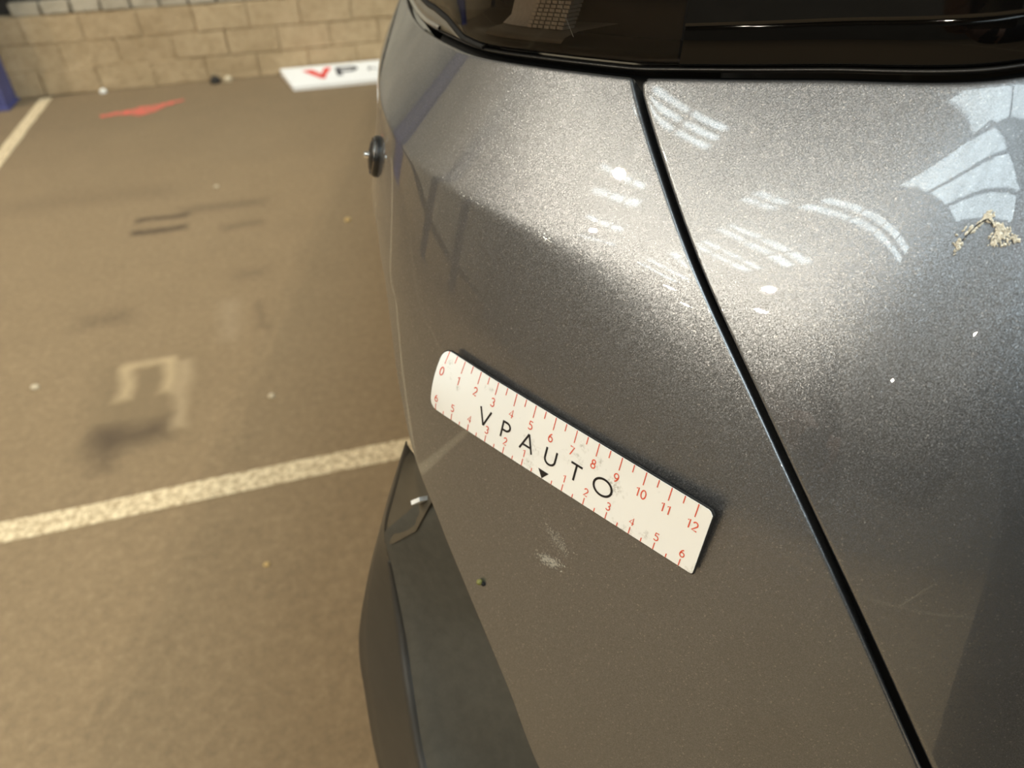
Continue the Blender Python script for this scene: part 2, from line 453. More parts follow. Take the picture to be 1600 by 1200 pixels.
for x_, y_, p_ in ((-5.30, 2.24, 1.3), (-6.95, 1.84, 1.2), (-6.75, -1.36, 1.9), (-7.95, -1.98, 1.4), (-9.2, -.92, .45), (-10.2, -1.55, .6), (-15.2, 2.9, .6), (-2.0, -8.5, .7), (3.5, .5, 1.0), (-6.8, -8.5, .7)):  # last three lamps are unseen, added to light the hall
    high_bay(x_, y_, p_)

# ------------------------------------------------------------------ the car
CAR = (0.95, 1.9, 0.0)
car = empty('car', CAR, 'metallic grey car filling the right side, seen close at its rear corner', 'car')
def cmesh(name, P, F, mat, parent=None, **k):
    return mesh(name, P, F, mat, parent or car, origin=CAR, **k)
ET = [(-.40, .082), (-.1656, .0757), (-.1061, .0725), (-.0353, .0692), (.0303, .0663), (.0687, .0618), (.099, .0580), (.17, .0511), (.25, .047), (.6, .043), (2.0, .043)]
ETX = [-4.5] + [a for a, b in ET]; ETY = [.082] + [b for a, b in ET]
TTOP = table(ETX, ETY, .005)
d_top = lambda s: np.interp(s, SG, TTOP)
BX = [-4.5, -.36, -.30, -.24, -.115, -.0770, -.0582, -.0467, -.0332, -.0223, -.0092, .0081, .0316, .0536, .0723, .0915, .13, .2, .3, 1.2, 6]
BY = [.86, .84, .60, .165, .160, .1704, .1879, .2020, .2144, .2243, .2322, .2398, .2560, .2739, .2912, .3175, .352, .385, .40, .40, .40]
TBOT = table(BX, BY, .004)
WHEELS = (-.85, -3.35, 2.95, 5.0)                      # arc positions of the wheels along the flanks
for w_ in WHEELS:
    a_ = .40 ** 2 - (SG - w_) ** 2
    TBOT = np.where((a_ > 0) & (w_ < 0), np.minimum(TBOT, .87 - np.sqrt(np.maximum(a_, 0))), TBOT)
d_bot = lambda s: np.interp(s, SG, TBOT)
GAPD = [-.2, .0, .0666, .0879, .1079, .1306, .1465, .1673, .1934, .2301, .30, .40, .6]
GAPS = [-.20, -.045, .0305, .0620, .0882, .1197, .1380, .1589, .1786, .2006, .236, .28, .36]
GD_ = np.arange(-.2, .6, .001); _k = np.exp(-.5 * (np.arange(-36, 37) / 12.) ** 2); _k /= _k.sum()
_g = np.interp(GD_, GAPD, GAPS); _g = np.convolve(np.concatenate([2 * _g[0] - _g[36:0:-1], _g, 2 * _g[-1] - _g[-2:-38:-1]]), _k, mode='valid')
s_gap = lambda d: np.interp(d, GD_, _g)
EDGE = np.array([0, .00018, .0004, .0007, .0010, .0015, .0022])
RAD = .0015
def roll(x): x = np.clip(x, 0, RAD); return RAD - np.sqrt(np.maximum(RAD ** 2 - (RAD - x) ** 2, 0))

def panel(name, scols, flange=(1, 1, 1, 1), label=None):
    """patch of the body surface; scols(d) gives the column positions at height d; flange = left, right, top, bottom"""
    spec = [('t', x) for x in EDGE] + [('a', x) for x in np.linspace(0, 1, 14)[1:]] + [('b', x) for x in np.linspace(0, 1, 25)[1:]] \
        + [('c', x) for x in np.linspace(0, 1, 40)[1:-1]] + [('e', x) for x in EDGE[::-1]]
    nc = scols(np.array([.15])).shape[0]; nr = len(spec); e0 = EDGE[-1]
    s = np.tile(scols(np.array([.15])), (1, nr)); d = np.zeros((nc, nr))
    for it in range(14):
        for j, (k, x) in enumerate(spec):
            q = s[:, j]; dt, db, dc = d_top(q), d_bot(q), np.interp(q, SG, TCD)
            lo = np.maximum(dc - .012, dt + .006); hi = np.maximum(np.minimum(dc + .012, db - .006), lo + .002)
            d[:, j] = {'t': dt + x, 'a': dt + e0 + (lo - dt - e0) * x, 'b': lo + (hi - lo) * x, 'c': hi + (db - e0 - hi) * x, 'e': db - x}[k]
        for j in range(nr): s[:, j] = .5 * s[:, j] + .5 * colpos(scols, d[:, j])
    P = S(s, d); N = SN(s, d)
    dep = np.zeros(s.shape)
    if flange[0]: dep += roll(s - s[:1])
    if flange[1]: dep += roll(s[-1:] - s)
    if flange[2]: dep += roll((d - d[:, :1]) * 1.25)
    if flange[3]: dep += roll((d[:, -1:] - d) * 1.05)
    P = P - N * np.minimum(dep, RAD * 1.2)[..., None]
    def ext(P, N, axis, first, depth):
        k = 0 if first else -1
        e = np.take(P, [k], axis) - np.take(N, [k], axis) * depth; m = np.take(N, [k], axis)
        return (np.concatenate([e, P], axis), np.concatenate([m, N], axis)) if first else (np.concatenate([P, e], axis), np.concatenate([N, m], axis))
    for ax, first, on in ((0, True, flange[0]), (0, False, flange[1]), (1, True, flange[2]), (1, False, flange[3])):
        if on:
            P, N = ext(P, N, ax, first, .003); P, N = ext(P, N, ax, first, .005)
    o = cmesh(name, *grid(P, True), M['paint'])
    if label: o['label'] = label
    return o
def colpos(scols, d):
    "column i evaluated at the height d[i]"
    A = scols(d)            # (ncol, len(d))
    return A[np.arange(A.shape[0]), np.arange(A.shape[0])]
GW = .00135
def cols_corner(d):
    d = np.atleast_1d(d); r = s_gap(d) - GW
    fix = [-4.3, -4.0] + list(np.linspace(-3.8, -2.9, 26)) + [-2.4, -1.8, -1.4] + list(np.linspace(-1.27, -.43, 30)) + list(np.linspace(-.41, -.17, 26))
    w = np.linspace(0, 1, 130)[1:]
    L = [np.full(d.shape, x) for x in fix] + [-.17 + (r - EDGE[-1] + .17) * x for x in w] + [r - x for x in EDGE[::-1][1:]]
    return np.stack(L, 0)
def cols_gate(d):
    d = np.atleast_1d(d); l = s_gap(d) + GW; l = l + .0032 - np.sqrt(.0032 ** 2 - (.0032 - np.clip(d - .0666, 0, .0032)) ** 2)
    L = [l + x for x in EDGE] + [l + EDGE[-1] + (.34 - l - EDGE[-1]) * x for x in np.linspace(0, 1, 110)[1:]] + [np.full(d.shape, x) for x in list(np.linspace(.34, 1.2, 22)[1:]) + list(np.linspace(1.2, 1.44, 9)[1:])]
    return np.stack(L, 0)
def cols_right(d):
    d = np.atleast_1d(d)
    return np.stack([np.full(d.shape, x) for x in [1.444 + e for e in EDGE] + list(np.linspace(1.46, 2.2, 50)) + [2.5, 3, 4, 5, 5.7]], 0)
panel('rear_corner_panel', cols_corner, (0, 1, 1, 1), 'grey rear corner panel with a sharp crease, left of the gap')
panel('tailgate', cols_gate, (1, 1, 1, 1), 'grey tailgate panel right of the gap, reflecting roof lights')
panel('rear_corner_panel', cols_right, (1, 0, 1, 1))

# dark channel behind the gap and under the panel edges
ss = np.linspace(-.16, 1.7, 200)
rows = np.linspace(0, 1, 30)
sgm, tt = np.meshgrid(ss, rows, indexing='ij')
dgm = d_top(sgm) - .004 + tt * (d_bot(sgm) - d_top(sgm) - .004)
cmesh('inner_panel', *grid(S(sgm, dgm) - SN(sgm, dgm) * .009), M['black_gap'])

# ---- black band above the panels: seal, gloss band, light bar, lamp
def band(s, h, o=0., lean=.10):
    s = np.asarray(s, float); h = np.asarray(h, float)
    return SO(s, prof_o(s, d_top(s)) - .0035 - h * lean + o, d_top(s) - .0008 - h)
def band_grid(s0, s1, ns, hs, os, name, mat, parent=None, label=None):
    s = np.linspace(s0, s1, ns)
    P = np.stack([band(s, np.full(ns, h), o) for h, o in zip(hs, os)], 1)
    o_ = cmesh(name, *grid(P), mat, parent)
    if label: o_['label'] = label
    return o_
S0, S1 = -.104, 1.46
band_grid(-.40, S1, 480, [-.0012, -.0004, .0003, .0008, .0012, .0014, .0014], [-.010, -.002, .0, .0005, .0002, -.001, -.006], 'lamp_seal', M['rubber'])
band_grid(.046, S1, 360, [.0018, .0018, .0022, .0030, .0120, .0155, .0156], [-.010, -.0006, .0001, .0003, .0002, .0002, -.004], 'gloss_band', M['black_gloss'], label='gloss black band along the foot of the light bar')
band_grid(.046, S1, 360, [.0139, .0139, .01395, .0150, .06, .10, .112, .115], [-.003, .0006, .0007, .0007, .0005, -.002, -.006, -.016], 'light_bar', M['black_bar'], label='gloss black light bar across the tailgate')
# at the outer corner a grey trim rises between the painted edge and the lamp
h_low = lambda s: np.interp(s, [-.30, -.15, -.125, -.10, -.075, .05], [.0115, .0098, .0075, .0026, .0018, .0018])
def lamp_grid(s0, s1, ns, ts, os, name, mat, parent=None, label=None, hmax=.115, h0=h_low):
    s = np.linspace(s0, s1, ns); P = np.stack([band(s, h0(s) + t * (hmax - h0(s)), o) for t, o in zip(ts, os)], 1)
    o_ = cmesh(name, *grid(P), mat, parent)
    if label: o_['label'] = label
    return o_
lamp = lamp_grid(-.36, .0452, 200, [0, 0, .008, .02, .25, .5, .9, .98, 1.], [-.010, -.0012, .0, .0005, .0006, .0003, -.002, -.006, -.016], 'tail_lamp', M['lens'], label='smoked tail lamp at the outer corner')
st = np.linspace(-.40, -.072, 120)
cmesh('lamp_side_trim', *grid(np.stack([band(st, 0 * st + .0018, -.004 + 0 * st), band(st, 0 * st + .0018, 0 * st + .0006), band(st, .0018 + .5 * np.maximum(h_low(st) - .0026, 0), 0 * st + .0009), band(st, .0019 + np.maximum(h_low(st) - .0030, 0), 0 * st + .0005), band(st, .0019 + np.maximum(h_low(st) - .0030, 0), 0 * st - .006)], 1)), M['trim_grey'])['label'] = 'grey trim below the outer end of the lamp'
cmesh('lamp_side_seal', *grid(np.stack([band(st, h_low(st) - .0012, 0 * st - .004), band(st, h_low(st) - .0009, 0 * st + .0009), band(st, h_low(st) + .0004, 0 * st + .0012), band(st, h_low(st) + .0010, 0 * st - .002)], 1)), M['black_gap'])
sb_ = np.linspace(-.40, -.136, 60)
cmesh('bright_strip', *grid(np.stack([band(sb_, 0 * sb_ + .0012, 0 * sb_ - .003), band(sb_, 0 * sb_ + .0014, 0 * sb_ + .0016), band(sb_, 0 * sb_ + .0026, 0 * sb_ + .0022), band(sb_, 0 * sb_ + .0036, 0 * sb_ + .0014), band(sb_, 0 * sb_ + .0038, 0 * sb_ - .003)], 1)), M['chrome'])['label'] = 'thin bright metal strip beside the lamp'
def in_lamp(s0, s1, ns, hs, os, name, mat, label=None):
    return band_grid(s0, s1, ns, hs, os, name, mat, lamp, label)
in_lamp(-.35, .046, 80, [.002, .004, .115, .118], [-.006, -.042, -.042, -.010], 'lamp_housing', M['black_gap'])
lamp_grid(-.35, .046, 120, [.004, .008, .024, .030, .030], [-.0022, -.0018, -.0035, -.006, -.03], 'lower_skirt', plain('smoked_skirt', (.006, .0045, .003), .4), lamp)
in_lamp(-.085, -.016, 50, [.0050, .0056, .0075, .0088, .0088], [-.008, -.0045, -.0065, -.013, -.034], 'bezel', M['bezel'])
in_lamp(-.085, -.0565, 24, [.0090, .012, .022, .036], [-.0125, -.016, -.018, -.018], 'reflector_bowl', M['silver'])
for i in range(12):
    s_ = -.0555 + i * .0026
    m_ = MB()
    for j in range(13):
        h0 = .0090 + j * .0014; oo = -.0120 - .0005 * j + .0003 * (i % 2)
        c = [band(s_ + a, h0 + b, oo + w) for w in (0, -.006) for a, b in ((0, 0), (.0020, 0), (.0020, .0011), (0, .0011))]
        m_.add((c, [(0, 1, 2, 3), (4, 7, 6, 5), (0, 4, 5, 1), (1, 5, 6, 2), (2, 6, 7, 3), (3, 7, 4, 0)]))
    cmesh('reflector_rib', m_.v, m_.f, M['silver'], lamp, smooth=False)
sm = np.linspace(0, 1, 12); sl_ = -.003 - .011 * sm; hl_ = .0095 + .013 * sm
cmesh('lamp_seam', *grid(np.stack([band(sl_ - .0001, hl_, 0 * sm + .0009), band(sl_ + .0001, hl_, 0 * sm + .0009)], 1)), M['bezel'], lamp)

# ---- lower bumper: gloss insert, matte shelf, satin lip
def spline(K, n):
    "Catmull-Rom through knots K, n samples per span"
    K = np.array(K, float); E_ = np.vstack([2 * K[0] - K[1], K, 2 * K[-1] - K[-2]]); out = []
    for i in range(len(K) - 1):
        a, b, c, d = E_[i:i + 4]
        for t in np.linspace(0, 1, n, endpoint=False):
            out.append(.5 * ((2 * b) + (c - a) * t + (2 * a - 5 * b + 4 * c - d) * t * t + (3 * b - a - 3 * c + d) * t ** 3))
    out.append(K[-1]); return np.array(out)
def Pso(K): K = np.array(K); return SO(K[:, 0], K[:, 1], K[:, 2])
def edge_pts(L):
    return [(s_, float(prof_o(s_, float(d_bot(s_)))) - .0035, float(d_bot(s_)) - .001) for s_ in L]
A_ = edge_pts([-.0223, -.0092, .0081, .0316, .0536, .0723, .0915, .13, .2, .3, .6, 1.2])
C_ = [(-.0225, .0175, .2235), (-.026, .026, .252), (-.027, .035, .28), (-.023, .036, .31), (-.006, .043, .34), (.013, .054, .36), (.034, .066, .38), (.07, .08, .398), (.13, .088, .41), (.24, .09, .41), (.6, .09, .41), (1.2, .09, .41)]
L_ = [(-.0230, .0180, .2238), (-.030, .0235, .25), (-.038, .029, .28), (-.042, .044, .33), (-.036, .059, .37), (-.020, .068, .395), (-.002, .077, .43), (.04, .092, .445), (.11, .1, .455), (.24, .1, .455), (.6, .1, .455), (1.2, .1, .455)]
NS = 12
A3, C3, L3 = spline(Pso(A_), NS), spline(Pso(C_), NS), spline(Pso(L_), NS)
s_of = spline(np.array(L_), NS)[:, 0]
nO = np.stack([np.interp(s_of, SG, NX0), np.interp(s_of, SG, NY0), 0 * s_of], 1)
nA = np.stack([np.interp(spline(np.array(A_), NS)[:, 0], SG, NX0), np.interp(spline(np.array(A_), NS)[:, 0], SG, NY0), 0 * s_of], 1)
dn = np.array([0, 0, -1.])
tw = np.clip(np.arange(len(A3)) / (1.0 * NS), 0, 1)[:, None]        # depth of the recess grows from nothing at the tip
B3 = A3 - nA * .018 * tw + dn * .045 * tw
A2 = A3 - nA * .010 + dn * .002
ks = 2 * NS
def loft(rows, name, mat, label=None, flip=False):
    o = cmesh(name, *grid(np.stack(rows, 1), flip), mat)
    if label: o['label'] = label
    return o
mid = lambda P, Q, t, lift=0.: P * (1 - t) + Q * t - dn * lift
tz = np.clip((np.arange(len(A3)) - ks) / (1.4 * NS), 0, 1)[:, None]
B3 = A3 - nA * .018 * tz + dn * .040 * tz - nA * .004 + dn * .004
# matte shelf: from under the painted edge out to the lip, its front edge running aslant
def slant(rows, shifts, e=None):
    n_ = len(A3); return [r[ks + sh:n_ + sh] if e is None else r[:ks + sh + e] for r, sh in zip(rows, shifts)]
loft(slant([A2, A3 - nA * (.005 + .008 * tz) + dn * (.003 + .017 * tz), B3, mid(B3, C3, .25, -.006 * tz), mid(B3, C3, .6, -.008 * tz), mid(B3, C3, .88, -.003 * tz), C3, mid(C3, L3, .06, -.003)], [-8, -8, -8, -6, -3, -1, 0, 0]), 'bumper_shelf', M['shelf'], 'matte dark plastic shelf under the painted edge')
# satin lip rolling over to the outer wall
wl_ = np.clip(np.arange(len(A3)) / (2. * NS), .08, 1)[:, None]
loft([mid(C3, L3, -.02, -.006), C3, mid(C3, L3, .2, 0) - dn * .0010 * wl_, mid(C3, L3, .5, 0) - dn * .0022 * wl_, mid(C3, L3, .8, 0) - dn * .0018 * wl_, L3, L3 - nO * .003 * wl_ + dn * .014 * wl_, L3 - nO * .012 * wl_ + dn * .04 * wl_, L3 - nO * .04 * wl_ + dn * .12 * wl_, L3 - nO * .07 * wl_ + dn * .30 * wl_], 'bumper_lip', M['lip'], 'satin brown-black outer lip of the bumper')
# glossy wedge closing the front of the recess
R_ = [A2, mid(A3, C3, .1, -.004), mid(A3, C3, .45, -.010), mid(A3, C3, .85, -.004), mid(C3, L3, .04, -.0012)]
m_ = min(ks + sh + 5 for sh in (-8, -6, -3, -1, 0)); tt_ = np.linspace(0, 1, 40)
W_ = []
for r, sh in zip(R_, (-8, -7, -4, -1, 0)):
    q_ = tt_ * (ks + sh + 3); k0 = np.minimum(q_.astype(int), len(r) - 2); fr = (q_ - k0)[:, None]; W_.append(r[k0] * (1 - fr) + r[k0 + 1] * fr + dn * .0015)
loft(W_, 'bumper_insert', M['insert'], 'glossy dark wedge at the pointed end of the bumper')
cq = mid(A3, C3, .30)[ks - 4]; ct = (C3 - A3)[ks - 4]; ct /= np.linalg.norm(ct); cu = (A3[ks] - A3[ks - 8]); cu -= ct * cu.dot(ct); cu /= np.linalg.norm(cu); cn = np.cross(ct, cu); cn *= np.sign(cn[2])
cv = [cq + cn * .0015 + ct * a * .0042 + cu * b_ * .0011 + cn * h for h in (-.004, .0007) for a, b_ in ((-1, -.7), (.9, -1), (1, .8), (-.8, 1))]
cmesh('clip', cv, [(0, 3, 2, 1), (4, 5, 6, 7), (0, 1, 5, 4), (1, 2, 6, 5), (2, 3, 7, 6), (3, 0, 4, 7)], M['glint_white'], smooth=False)['label'] = 'small white sliver painted as a glint at the pointed end of the bumper'  # clip: white sliver put in for a roof light's glint, no real part

# ---- parking sensor on the flank
sp = S(-.148, .1335); sn = SN(np.array(-.148), np.array(.1335))
sensor = cmesh('parking_sensor', *lathe([(0.01080, -.004), (0.01080, .0012), (0.01024, .0022), (0.00896, .0026), (0.00848, .0016), (0.00832, .0030), (0.00680, .0042), (0.00320, .0048), (0.00024, .0049)], 40, sn, sp), M['rubber'])
sensor['label'] = 'round black parking sensor on the flank'
cmesh('sensor_ring', *lathe([(0.00904, .0024), (0.00952, .0034), (0.00992, .0026), (0.00952, .0020)], 40, sn, sp), plain('dark_chrome', (.25, .24, .23), .18, 1.), sensor)
cmesh('sensor_stud', *lathe([(0.00208, .004), (0.00208, .0066), (0.00144, .0074), (0.00016, .0076)], 16, sn, sp), M['chrome'], sensor)

# ---- rest of the body (mostly out of view)
ns = 80
sA = np.concatenate([np.linspace(-4.3, -.2, 24), np.linspace(-.16, 1.6, 60), np.linspace(1.65, 5.7, 24)])
up = []
for s_ in sA:
    b0 = float(d_top(s_)); ins = prof_o(s_, min(b0, .04))
    up.append([SO(s_, ins - .012, min(b0, -.07) - .002), SO(s_, ins - .016, -.105), SO(s_, ins - .03, -.12)])
cmesh('upper_tailgate', *grid(np.array(up), True), M['paint'])
cab = []
for s_ in sA:
    ins = prof_o(s_, .0)
    cab.append([SO(s_, ins - .028, -.118), SO(s_, ins - .13, -.30), SO(s_, ins - .20, -.42)])
cmesh('cabin_glass', *grid(np.array(cab), True), M['glass_dark'])
ring = np.array([c[-1] for c in cab]); ctr = np.array([[.98, 2.2, 1.66]])
rv = np.concatenate([ring, ring * .8 + ctr * .2 + (0, 0, .025), ring * .3 + ctr * .7 + (0, 0, .01)]); n_ = len(ring)
rf = [(j * n_ + i, j * n_ + i + 1, (j + 1) * n_ + i + 1, (j + 1) * n_ + i) for j in range(2) for i in range(n_ - 1)]
cmesh('roof_panel', rv, rf, M['paint'])
low = []
for s_ in np.concatenate([np.linspace(-4.3, -.42, 60), np.linspace(-.40, 1.6, 60), np.linspace(1.65, 5.7, 60)]):
    ob_ = -.026 if -.41 < s_ < .1 else -.06
    if any(abs(s_ - w_) < .41 for w_ in WHEELS): ob_ = -.30
    low.append([SO(s_, ob_, .12), SO(s_, ob_ - .004, .5), SO(s_, ob_ - .02, .88)])
low = np.array(low)
cmesh('lower_body', *grid(low, True), M['underbody'])
so_ = np.linspace(-.40, -.02, 24)
cmesh('bumper_side', *grid(np.stack([SO(so_, 0 * so_ - .0245, 0 * so_ + h_) - np.stack([0 * so_, 0 * so_, 0 * so_], -1) for h_ in (.14, .3, .5, .7, .84)], 1), True), M['lip'])
def wheel(s_, name='wheel'):
    c = SO(s_, -.12, CAMH - .33); n = np.array([np.interp(s_, SG, NX0), np.interp(s_, SG, NY0), 0.])
    t = cmesh(name, *lathe([(.2, -.11), (.31, -.11), (.33, -.08), (.33, .03), (.31, .05), (.21, .055)], 40, n, c), M['tyre'])
    cmesh('rim', *lathe([(.21, .03), (.20, .045), (.16, .02), (.05, .03), (.02, .05), (.001, .05)], 40, n, c), M['lamp_body'], t)
for s_ in WHEELS: wheel(s_)

# ------------------------------------------------------------------ magnetic ruler held on the corner panel
M['vinyl'] = None
def vinyl():
    q = NM('white_printed_vinyl')
    n1 = q.noise(95., 4, .65); n2 = q.noise(900., 3, .7)
    d = q.math('MULTIPLY', q.ramp(n1, [(.575, 0.), (.70, 1.)]), q.ramp(n2, [(.42, 0.), (.6, 1.)]))
    q.set(Base_Color=q.mix(q.math('MULTIPLY', d, .62), (.93, .925, .89), (.26, .24, .18)), Roughness=.33, Coat_Weight=.25, Coat_Roughness=.15)
    return q.m
M['vinyl'] = vinyl()
M['red_ink'] = plain('red_ink', (.74, .105, .05), .4, var=.08)
M['black_ink'] = plain('black_ink', (.008, .008, .01), .35)
M['magnet'] = plain('black_magnet_sheet', (.006, .006, .006), .6)
RT0, RT1 = np.array([.0440, .2387, 1.0331]), np.array([.1005, .1329, 1.0331])
RB0, RB1 = np.array([.0340, .2333, 1.0090]), np.array([.0941, .1296, 1.0090])
RN = np.cross(RT1 - RT0, (RB0 + RB1 - RT0 - RT1)); RN /= np.linalg.norm(RN)
if RN[1] > 0: RN = -RN
def RU(u, v, h=0.):
    "ruler surface: u in scale units from the 0 mark, v from 0 (upper edge) to 1, h height above the print"
    u = np.asarray(u, float)[..., None]; v = np.asarray(v, float)[..., None]
    P = (RT0 + (RT1 - RT0) * u / 12) * (1 - v) + (RB0 + (RB1 - RB0) * u / 12) * v
    return P + RN * (np.exp(-(u + .4) / 2.2) * (.0022 * 4 * v * (1 - v) - .0012 * v) + .0012 * (1 - v) * np.clip((u - .3) / 2.2, 0, 1) + RSH + h)
RSH = 0.0
RH = 2.6
def u_range(v):
    y = np.minimum(v, 1 - v) * RH
    f = lambda r: r - np.sqrt(np.maximum(r * r - np.clip(r - y, 0, r) ** 2, 0))
    return -.34 + f(.38), 12.52 - f(.07) - np.where(v < .06, (.06 - v) * 2.0, 0)
vv = np.concatenate([[0, .012, .03, .06, .1], np.linspace(.15, .85, 12), [.9, .94, .97, .988, 1]])
uu = np.linspace(0, 1, 70)
def ruler_slab(name, h0, h1, grow, mat):
    Pt = np.zeros((len(uu), len(vv), 3)); Pb = Pt.copy()
    for j, v in enumerate(vv):
        a, b = u_range(v); a -= grow; b += grow
        u = a + (b - a) * uu; w = np.full(u.shape, v + (v - .5) * grow * 2 / RH)
        Pt[:, j] = RU(u, w, h1); Pb[:, j] = RU(u, w, h0)
    v1, f1 = grid(Pt); v2, f2 = grid(Pb, True); n = len(v1); ni, nj = len(uu), len(vv)
    id_ = np.arange(n).reshape(ni, nj)
    loop = list(id_[:, 0]) + list(id_[-1, 1:]) + list(id_[-2::-1, -1]) + list(id_[0, -2:0:-1])
    f3 = [(loop[k], loop[(k + 1) % len(loop)], loop[(k + 1) % len(loop)] + n, loop[k] + n) for k in range(len(loop))]
    o = mesh(name, np.concatenate([v1, v2]), f1 + [tuple(x + n for x in f) for f in f2] + f3, mat, ruler, origin=ruler.location, smooth=False)
    return o
RC = RU(6.0, .5)
ruler = empty('magnetic_ruler', tuple(RC), 'white magnetic ruler with red scales stuck aslant on the grey panel', 'ruler')
# seat the ruler: closest part of its back rests on the paint
gu, gv = np.meshgrid(np.linspace(-.3, 12.4, 60), np.linspace(0, 1, 9), indexing='ij')
gp = RU(gu, gv)
def clearance(p):
    d_ = CAMH - p[..., 2]; xy = np.stack([PX0, PY0], 1); out = np.zeros(d_.shape)
    for ix in np.ndindex(d_.shape):
        w = xy - p[ix][:2]; i_ = int(np.argmin((w ** 2).sum(1)))
        o_ = -(w[i_][0] * NX0[i_] + w[i_][1] * NY0[i_])
        out[ix] = o_ - prof_o(SG[i_], d_[ix])
    return out
cl = clearance(gp)
print('ruler clearance', cl.min(), cl.max(), cl[::12].round(4).tolist())
RSH = float(max(.0016 - cl.min(), -.002))
ruler_slab('magnet_backing', -.0013, -.0003, .035, M['magnet'])
ruler_slab('printed_face', -.0003, 0., 0., M['vinyl'])
def strokes(segs, w):
    "flat strokes in (u, y) units; y = v * RH"
    b = MB()
    for poly in segs:
        p = np.array(poly, float); n = len(p); off = []
        for i in range(n):
            a = p[max(i - 1, 0)]; c = p[min(i + 1, n - 1)]; d_ = (c - a) / (np.linalg.norm(c - a) + 1e-9)
            off.append(np.array([-d_[1], d_[0]]) * w / 2)
        off = np.array(off); L = np.concatenate([p + off, p - off])
        b.add((RU(L[:, 0], L[:, 1] / RH, .00012), [(i, i + 1, n + i + 1, n + i) for i in range(n - 1)]))
    return b
tk = []
for n_ in range(13):
    tk.append([(n_, .0), (n_, .52)])
    if n_ < 12: tk.append([(n_ + .5, .0), (n_ + .5, .30)])
for n_ in range(-6, 7):
    if n_: tk.append([(6 + n_, RH * .995), (6 + n_, RH * .885)])
    if n_ < 6: tk.append([(6.5 + n_, RH * .995), (6.5 + n_, RH * .935)])
b_ = strokes(tk, .038)
def arc(cx, cy, rx, ry, a0, a1, n=14):
    return [(cx + rx * math.cos(math.radians(a)), cy + ry * math.sin(math.radians(a))) for a in np.linspace(a0, a1, n)]
DIG = {'0': [arc(.31, .5, .26, .48, 0, 360, 25)], '1': [[(.12, .80), (.36, .98), (.36, .0)]],
       '2': [arc(.30, .70, .24, .27, 165, -25) + [(.06, .03), (.58, .03)]],
       '3': [arc(.28, .74, .23, .23, 150, -85), arc(.28, .27, .26, .26, 85, -150)],
       '4': [[(.46, .0), (.46, .98), (.04, .28), (.62, .28)]],
       '5': [[(.54, .96), (.15, .96), (.12, .55)] + arc(.27, .31, .28, .29, 105, -140)],
       '6': [arc(.32, .30, .25, .28, 0, 360, 21), arc(.62, .34, .55, .64, 182, 112, 9)],
       '7': [[(.06, .96), (.58, .96), (.22, .0)]],
       '8': [arc(.31, .74, .20, .23, 0, 360, 19), arc(.31, .26, .25, .25, 0, 360, 19)],
       '9': [arc(.30, .70, .25, .28, 0, 360, 21), arc(.0, .66, .55, .64, 2, -68, 9)]}
def glyphs(txt, u, v, h, acc, w=.046):
    x0 = u - len(txt) * .66 * h / 2
    for k, ch in enumerate(txt):
        segs = [[(x0 + (k * .66 + .02 + a) * h, v * RH + (.5 - b) * h) for a, b in s_] for s_ in DIG[ch]]
        acc.add((lambda q: (q.v, q.f))(strokes(segs, w)))
for n_ in range(13): glyphs(str(n_), n_ + (-.02 if n_ < 10 else .0), .325, .345, b_)
for n_ in range(-6, 7):
    if n_: glyphs(str(abs(n_)), 6 + n_, .79, .31, b_, .042)
mesh('printed_scale', b_.v, b_.f, M['red_ink'], ruler, origin=ruler.location, smooth=False)['label'] = 'red centimetre scales and numbers'
Y = lambda v: v * RH
ring_ = [(8.58 + .385 * math.cos(t), Y(.572) + .325 * math.sin(t)) for t in np.linspace(0, 2 * math.pi, 41)]
bowl = [(3.74, Y(.50)), (3.90, Y(.50))] + [(3.90 + .20 * math.sin(t), Y(.565) - .17 * math.cos(t)) for t in np.linspace(0, math.pi, 12)] + [(3.74, Y(.63))]
cup = [(5.95, Y(.485)), (5.95, Y(.64))] + [(6.19 - .24 * math.cos(t), Y(.645) + .215 * math.sin(t)) for t in np.linspace(0, math.pi, 14)] + [(6.43, Y(.64)), (6.43, Y(.485))]
L_b = strokes([[(2.46, Y(.485)), (2.76, Y(.755))], [(2.76, Y(.755)), (3.04, Y(.485))], [(3.72, Y(.485)), (3.72, Y(.755))], bowl,
               [(4.72, Y(.745)), (5.03, Y(.465))], [(5.03, Y(.465)), (5.33, Y(.745))], [(4.83, Y(.66)), (5.22, Y(.66))], cup,
               [(7.10, Y(.483)), (7.62, Y(.483))], [(7.36, Y(.483)), (7.36, Y(.735))], ring_], .088)
L_b.add((RU(np.array([5.78, 6.30, 6.04]), np.array([.868, .868, .995]), .00012), [(0, 1, 2)]))
mesh('printed_lettering', L_b.v, L_b.f, M['black_ink'], ruler, origin=ruler.location, smooth=False)['label'] = 'black letters VPAUTO and a black arrowhead'

